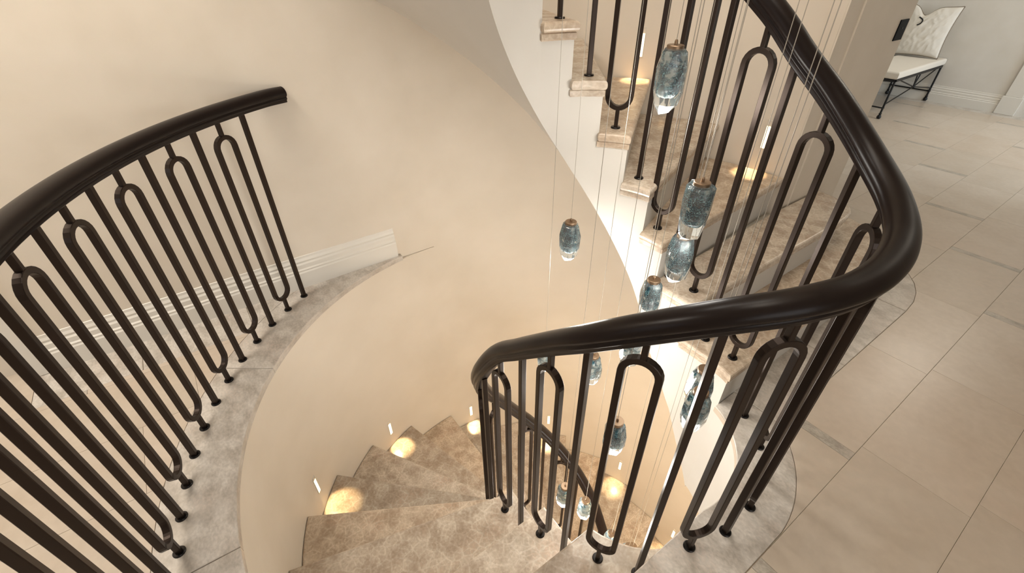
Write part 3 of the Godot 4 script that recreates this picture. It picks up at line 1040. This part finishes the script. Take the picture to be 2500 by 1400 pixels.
# ---------------------------------------------------------------- step lights
func step_lights() -> void:
	var spots := [
		[36.8, -0.582, "warm step light on the curved wall, nearest above the lower treads"],
		[66.3, -0.886, "warm step light on the curved wall, second down the lower flight"],
		[96.0, -1.191, "warm step light on the curved wall, third down, left of the dense balusters"],
		[125.4, -1.425, "warm step light on the curved wall, seen between balusters above the lower handrail"],
		[155.4, -1.704, "warm step light on the far wall above the lit tread behind the pendants"],
		[183.0, -1.943, "lowest warm step light, beside the open well's floor edge"],
		[139.9, 0.738, "slim step light beside the upper flight, the higher of two"],
		[169.6, 0.492, "slim step light beside the upper flight, the lower of two"]]
	for s in spots:
		var p := ray_out(s[0], R_OUT)
		if s[0] > 180.0: p = Vector2(-0.557, V0 - R_OUT)
		var n := (Vector2(maxf(p.x, U0), V0) - p).normalized()
		var o := thing("step_light", s[2], "step light", P2(p, s[1]), "recessed step lights along the stairs")
		var nz := Vector3(n.x, 0, n.y)
		var nx := Vector3.UP.cross(nz).normalized()
		o.basis = Basis(nx, Vector3.UP, nz)
		part(o, "housing", M.skirting, func(st2):
			box(st2, Vector3(-0.0125, -0.056, -0.004), Vector3(-0.0105, 0.075, 0.003))
			box(st2, Vector3(0.0105, -0.056, -0.004), Vector3(0.0125, 0.075, 0.003))
			box(st2, Vector3(-0.0125, 0.073, -0.004), Vector3(0.0125, 0.075, 0.003))
			box(st2, Vector3(-0.0125, -0.058, -0.004), Vector3(0.0125, -0.056, 0.003)))
		part(o, "lens", M.lens, func(st2): box(st2, Vector3(-0.0105, -0.056, -0.004), Vector3(0.0105, 0.047, 0.002)))
		var l := SpotLight3D.new()
		l.name = "glow"
		o.add_child(l)
		l.position = Vector3(0, -0.02, 0.012)
		l.rotation_degrees = Vector3(-69, 180, 0)
		l.light_color = Color(1.0, 0.86, 0.64)
		l.light_energy = E.step
		l.light_size = 0.012
		l.spot_angle = 29.0
		l.spot_angle_attenuation = 0.35
		l.spot_range = 8.0
		l.spot_attenuation = 2.0
		l.shadow_enabled = true

# ---------------------------------------------------------------- glass pendants
func ring_pts(r: RandomNumberGenerator, n: int, rad: float, y: float, jit: float, flat: float, ph: float) -> Array:
	var o := []
	for i in n:
		var a := ph + TAU * i / n
		var q := rad * (1.0 + r.randf_range(-jit, jit))
		o.append(Vector3(cos(a) * q, y + r.randf_range(-jit, jit) * rad * 0.35, sin(a) * q * flat))
	return o

func skin(st: SurfaceTool, rings: Array, smooth: bool) -> void:
	var n: int = rings[0].size()
	for k in rings.size() - 1:
		for i in n:
			var j := (i + 1) % n
			st.set_smooth_group(1 if smooth else -1)
			quad(st, rings[k][i], rings[k + 1][i], rings[k + 1][j], rings[k][j])
	for e in 2:
		var ring: Array = rings[0] if e == 0 else rings[rings.size() - 1]
		var c := Vector3.ZERO
		for p in ring: c += p
		c /= n
		st.set_smooth_group(-1 if not smooth else 1)
		for i in n:
			var j := (i + 1) % n
			if e == 0: tri(st, c, ring[i], ring[j])
			else: tri(st, c, ring[j], ring[i])

func pendant(at: Vector3, kind: int, seed_: int, label: String, glow := 1.0, w := 0.043, h := 0.168) -> void:
	var r := RandomNumberGenerator.new()
	r.seed = seed_
	var o := thing("glass_pendant", label, "pendant", at, "glass pendants hanging in the stairwell")
	part(o, "cable", M.cable, func(st): tube(st, Vector3(0, 0.012, 0), Vector3(0, 3.985 * S - at.y, 0), 0.00095, 6))
	part(o, "cap", M.brass, func(st):
		lathe(st, Vector3.ZERO, [Vector2(0.0, -0.008), Vector2(0.0225, -0.008), Vector2(0.0225, 0.0025), Vector2(0.021, 0.004), Vector2(0.0045, 0.004), Vector2(0.0045, 0.012), Vector2(0.003, 0.016), Vector2(0.0, 0.016)], 22))
	var n: int = [9, 8, 7][kind]
	var ph := r.randf() * TAU
	var flat := r.randf_range(0.82, 0.95)
	var rings := []
	var prof: Array = [[[0.0, 0.62], [0.05, 0.80], [0.30, 1.0], [0.62, 0.98], [0.84, 0.80], [1.0, 0.34]], [[0.0, 0.80], [0.04, 0.95], [0.30, 1.02], [0.70, 0.90], [0.93, 0.76], [1.0, 0.60]], [[0.0, 0.55], [0.10, 0.82], [0.35, 1.0], [0.65, 1.0], [0.88, 0.78], [1.0, 0.5]]][kind]
	for q in prof:
		var ring := ring_pts(r, n, w * q[1], -0.004 - h * q[0], 0.05, flat, ph)
		if q[0] == 1.0:
			for i in ring.size(): ring[i].y += (ring[i].x * 0.45 + ring[i].z * 0.2)
		rings.append(ring)
	part(o, "glass_body", M.glass, func(st): skin(st, rings, false))
	var cr := []
	for q in [[0.045, 0.30], [0.05, 0.62], [0.10, 0.76], [0.30, 0.84], [0.52, 0.80], [0.64, 0.66], [0.715, 0.42], [0.735, 0.12]]:
		var ring := []
		for i in 18:
			var a := TAU * i / 18
			var k := 1.0 + 0.04 * sin(3 * a + seed_)
			ring.append(Vector3(cos(a) * w * q[1] * k, -0.004 - h * q[0], sin(a) * w * q[1] * flat * k))
		cr.append(ring)
	var core := part(o, "coloured_core", M.core[seed_ % 3], func(st): skin(st, cr, true))
	core.set_meta("label", "teal glass core full of pale bubbles")
	var l := OmniLight3D.new()
	l.name = "glow"
	o.add_child(l)
	l.position = Vector3(0, -h - 0.03, 0)
	l.light_color = Color(1.0, 0.98, 0.95)
	l.light_energy = E.pend * glow
	l.light_size = 0.07
	l.omni_range = 12.0
	l.omni_attenuation = 2.0
	l.shadow_enabled = true

func pendants() -> void:
	var list := [
		[-0.609, 0.857, -0.807, 0, 4, "teal speckled glass pendant, highest in the stairwell, beside a step light"],
		[-0.461, 0.644, -0.768, 1, 9, "large clear-rimmed blue glass pendant in front of the upper treads"],
		[-0.812, 0.408, -0.765, 0, 12, "teal glass pendant hanging alone against the curved beige wall"],
		[-0.557, 0.338, -0.824, 2, 15, "oval speckled blue pendant just above the handrail by the white string"],
		[-0.489, 0.505, -0.799, 0, 18, "speckled teal pendant tucked directly below the large blue pendant"],
		[-0.342, 0.229, -0.776, 2, 22, "pale blue pendant with brass cap, upper of two hanging before the bottom step"],
		[-0.304, 0.235, -0.708, 2, 26, "dark blue pendant, lower of two overlapping before the bottom step"],
		[-0.424, 0.085, -0.604, 2, 30, "dark teal pendant behind the large loop of the near balustrade"],
		[-0.518, 0.255, -0.730, 1, 35, "blue glass pendant half hidden by the handrail above the largest loop"],
		[-0.679, 0.000, -0.780, 2, 37, "small blue pendant behind a straight baluster below the handrail"],
		[-0.837, -0.039, -0.719, 2, 40, "pendant peeping out below the handrail, leftmost in the well"],
		[-0.632, -0.561, -0.670, 2, 44, "pale pendant low in the well, left of the lowest pair"],
		[-0.599, -0.700, -0.757, 2, 47, "pale blue pendant low in the well, in front of the lower handrail"],
		[-0.507, -0.906, -0.841, 2, 50, "lowest visible pendant, brass cap showing over the stair head's edge"]]
	for i in list.size():
		var q = list[i]
		pendant(P(q[0], q[1], q[2]), q[3], q[4], q[5], [1.6, 0.35, 2.2, 0.35, 0.35, 0.15, 0.15, 1.0, 0.8, 1.5, 1.5, 1.3, 1.3, 1.3][i])
	# two more whose cables alone are in view
	pendant(P(-0.416, -0.876, -0.858), 2, 53, "pendant far down the well, seen only by its cable, on the right")
	pendant(P(-0.405, -0.792, -0.808), 2, 56, "pendant far down the well, seen only by its cable, second from right")
	# four more above the picture; their light throws the balusters' shadows on the hall floor
	var high := [[-0.70, 1.42, -0.60, "first above the frame"], [-0.52, 1.62, -0.80, "second above the frame"], [-0.78, 1.85, -0.76, "third above the frame"], [-0.45, 2.05, -0.62, "fourth above the frame"]]
	for i in 4: pendant(P(high[i][0], high[i][1], high[i][2]), i % 3, 60 + i, "glass pendant hanging above the upper treads, " + high[i][3], 1.4)
	var cn := thing("ceiling_canopy", "round brass ceiling plate from which the pendant cables hang", "ceiling plate", P(-0.55, 3.99, -0.76))
	part(cn, "plate", M.brass, func(st): lathe(st, Vector3.ZERO, [Vector2(0, -0.012), Vector2(0.43, -0.012), Vector2(0.45, 0.0), Vector2(0.45, 0.014), Vector2(0, 0.014)], 40))

# ---------------------------------------------------------------- hall furniture
func furniture() -> void:
	var sw := thing("light_switch", "square dark metal switch plate on the wall beside the stairs", "switch", P(-0.67, 0.787, -2.060))
	part(sw, "plate", M.switch, func(st): box(st, Vector3(0.0, -0.0435, -0.0435), Vector3(0.005, 0.0435, 0.0435), 0.001))
	part(sw, "button", M.iron, func(st): box(st, Vector3(0.005, 0.004, -0.004), Vector3(0.0065, 0.012, 0.004), 0.0006))
	var be := thing("bench", "upholstered bench with black iron legs standing by the far hall wall", "bench", P(-1.40, 0, -4.62))
	var hl := 0.43 * S
	var hd := 0.14 * S
	var seat := 0.268 * S
	part(be, "seat", M.cushion, func(st): slab(st, scaled(rect(-hd - 0.015, -hl - 0.02, hd + 0.015, hl + 0.02), 1.0), seat + 0.068, seat, 0.02, null, 4))
	part(be, "seat_frame", M.iron, func(st):
		box(st, Vector3(hd - 0.012, seat - 0.022, -hl), Vector3(hd + 0.012, seat, hl), 0.002)
		box(st, Vector3(-hd - 0.012, seat - 0.022, -hl), Vector3(-hd + 0.012, seat, hl), 0.002)
		box(st, Vector3(-hd, seat - 0.022, -hl - 0.012), Vector3(hd, seat, -hl + 0.012), 0.002)
		box(st, Vector3(-hd, seat - 0.022, hl - 0.012), Vector3(hd, seat, hl + 0.012), 0.002))
	for sx in [-1, 1]:
		for sz in [-1, 1]:
			part(be, "leg", M.iron, func(st):
				var c := Vector3(sx * hd, 0, sz * hl)
				lathe(st, c, [Vector2(0, 0.0), Vector2(0.014, 0.002), Vector2(0.021, 0.016), Vector2(0.016, 0.034), Vector2(0.009, 0.042), Vector2(0.015, 0.05), Vector2(0.009, 0.058), Vector2(0.0095, 0.10), Vector2(0.014, 0.108), Vector2(0.0095, 0.116), Vector2(0.0095, seat - 0.02), Vector2(0, seat - 0.02)], 12))
		part(be, "side_brace", M.iron, func(st):
			var hub := Vector3(sx * hd, 0.165 * S, 0)
			tube(st, Vector3(sx * hd, 0.10 * S, -hl), hub, 0.006, 8)
			tube(st, Vector3(sx * hd, 0.10 * S, hl), hub, 0.006, 8)
			tube(st, hub, Vector3(sx * hd, seat - 0.01, hl * 0.86), 0.006, 8)
			tube(st, hub, Vector3(sx * hd, seat - 0.01, -hl * 0.86), 0.006, 8)
			tube(st, hub, Vector3(sx * hd, seat - 0.01, 0.045), 0.006, 8)
			tube(st, hub, Vector3(sx * hd, seat - 0.01, -0.045), 0.006, 8)
			lathe(st, hub + Vector3(0, -0.014, 0), [Vector2(0, 0), Vector2(0.014, 0.004), Vector2(0.017, 0.014), Vector2(0.014, 0.024), Vector2(0, 0.028)], 12))
	for sz in [-1, 1]:
		part(be, "end_stretcher", M.iron, func(st): tube(st, Vector3(-hd, 0.075 * S, sz * hl), Vector3(hd, 0.075 * S, sz * hl), 0.007, 8))
	# cushion leaning on the far wall
	var cu := thing("cushion", "white linen cushion with black stitched letter leaning on the bench", "cushion", P(-1.440, 0.3205, -4.925))
	cu.rotation_degrees = Vector3(-9, 3, 0)
	var hw := 0.225
	var hh := 0.245
	var nn := 44
	var crease := FastNoiseLite.new()
	crease.seed = 8
	crease.frequency = 2.2
	crease.fractal_octaves = 3
	crease.fractal_type = FastNoiseLite.FRACTAL_RIDGED
	var shape := func(a: float, b: float, side: float) -> Vector3:
		# a, b in -1..1: pillow with ears, sagging top edge and creases
		var x := a * hw * (1.0 - 0.10 * (1.0 - b * b) * absf(a))
		var y := b * hh * (1.0 - 0.07 * (1.0 - a * a) * absf(b))
		if b > 0: y -= 0.085 * exp(-pow((a + 0.30) / 0.30, 2.0)) * b * b
		var t := pow(maxf((1.0 - a * a) * (1.0 - b * b), 0.0), 0.42) * 0.072
		t += crease.get_noise_2d(a * 1.0, b * 0.8) * 0.011 * pow(maxf((1.0 - a * a) * (1.0 - b * b), 0.0), 0.3)
		return Vector3(x, y + hh, side * t)
	part(cu, "cover", M.linen, func(st):
		for side in [-1.0, 1.0]:
			st.set_smooth_group(1)
			for i in nn:
				for j in nn:
					var a0 := -1.0 + 2.0 * i / nn
					var a1 := -1.0 + 2.0 * (i + 1) / nn
					var b0 := -1.0 + 2.0 * j / nn
					var b1 := -1.0 + 2.0 * (j + 1) / nn
					if side > 0: quad(st, shape.call(a0, b0, side), shape.call(a0, b1, side), shape.call(a1, b1, side), shape.call(a1, b0, side))
					else: quad(st, shape.call(a0, b0, side), shape.call(a1, b0, side), shape.call(a1, b1, side), shape.call(a0, b1, side)))
	part(cu, "piping", M.piping, func(st):
		var path := []
		for e in 4:
			for i in 16:
				var t := -1.0 + 2.0 * i / 16
				path.append(shape.call([t, 1.0, -t, -1.0][e], [-1.0, t, 1.0, -t][e], 1.0))
		path.append(path[0])
		for i in path.size() - 1: tube(st, path[i], path[i + 1], 0.0045, 6))
	part(cu, "stitched_letter", M.thread, func(st):
		var prev := Vector3.ZERO
		for i in 15:
			var a := deg_to_rad(-75 + 165.0 * i / 14)
			var p: Vector3 = shape.call(-0.46 + cos(a) * 0.22, 0.42 + sin(a) * 0.21, 1.0) + Vector3(0, 0, 0.003)
			if i > 0: tube(st, prev, p, 0.006, 7)
			prev = p)

func _ready() -> void:
	rng.seed = 11
	camera_and_light()
	make_materials()
	lamps()
	shell()
	staircases()
	balustrades()
	step_lights()
	pendants()
	furniture()
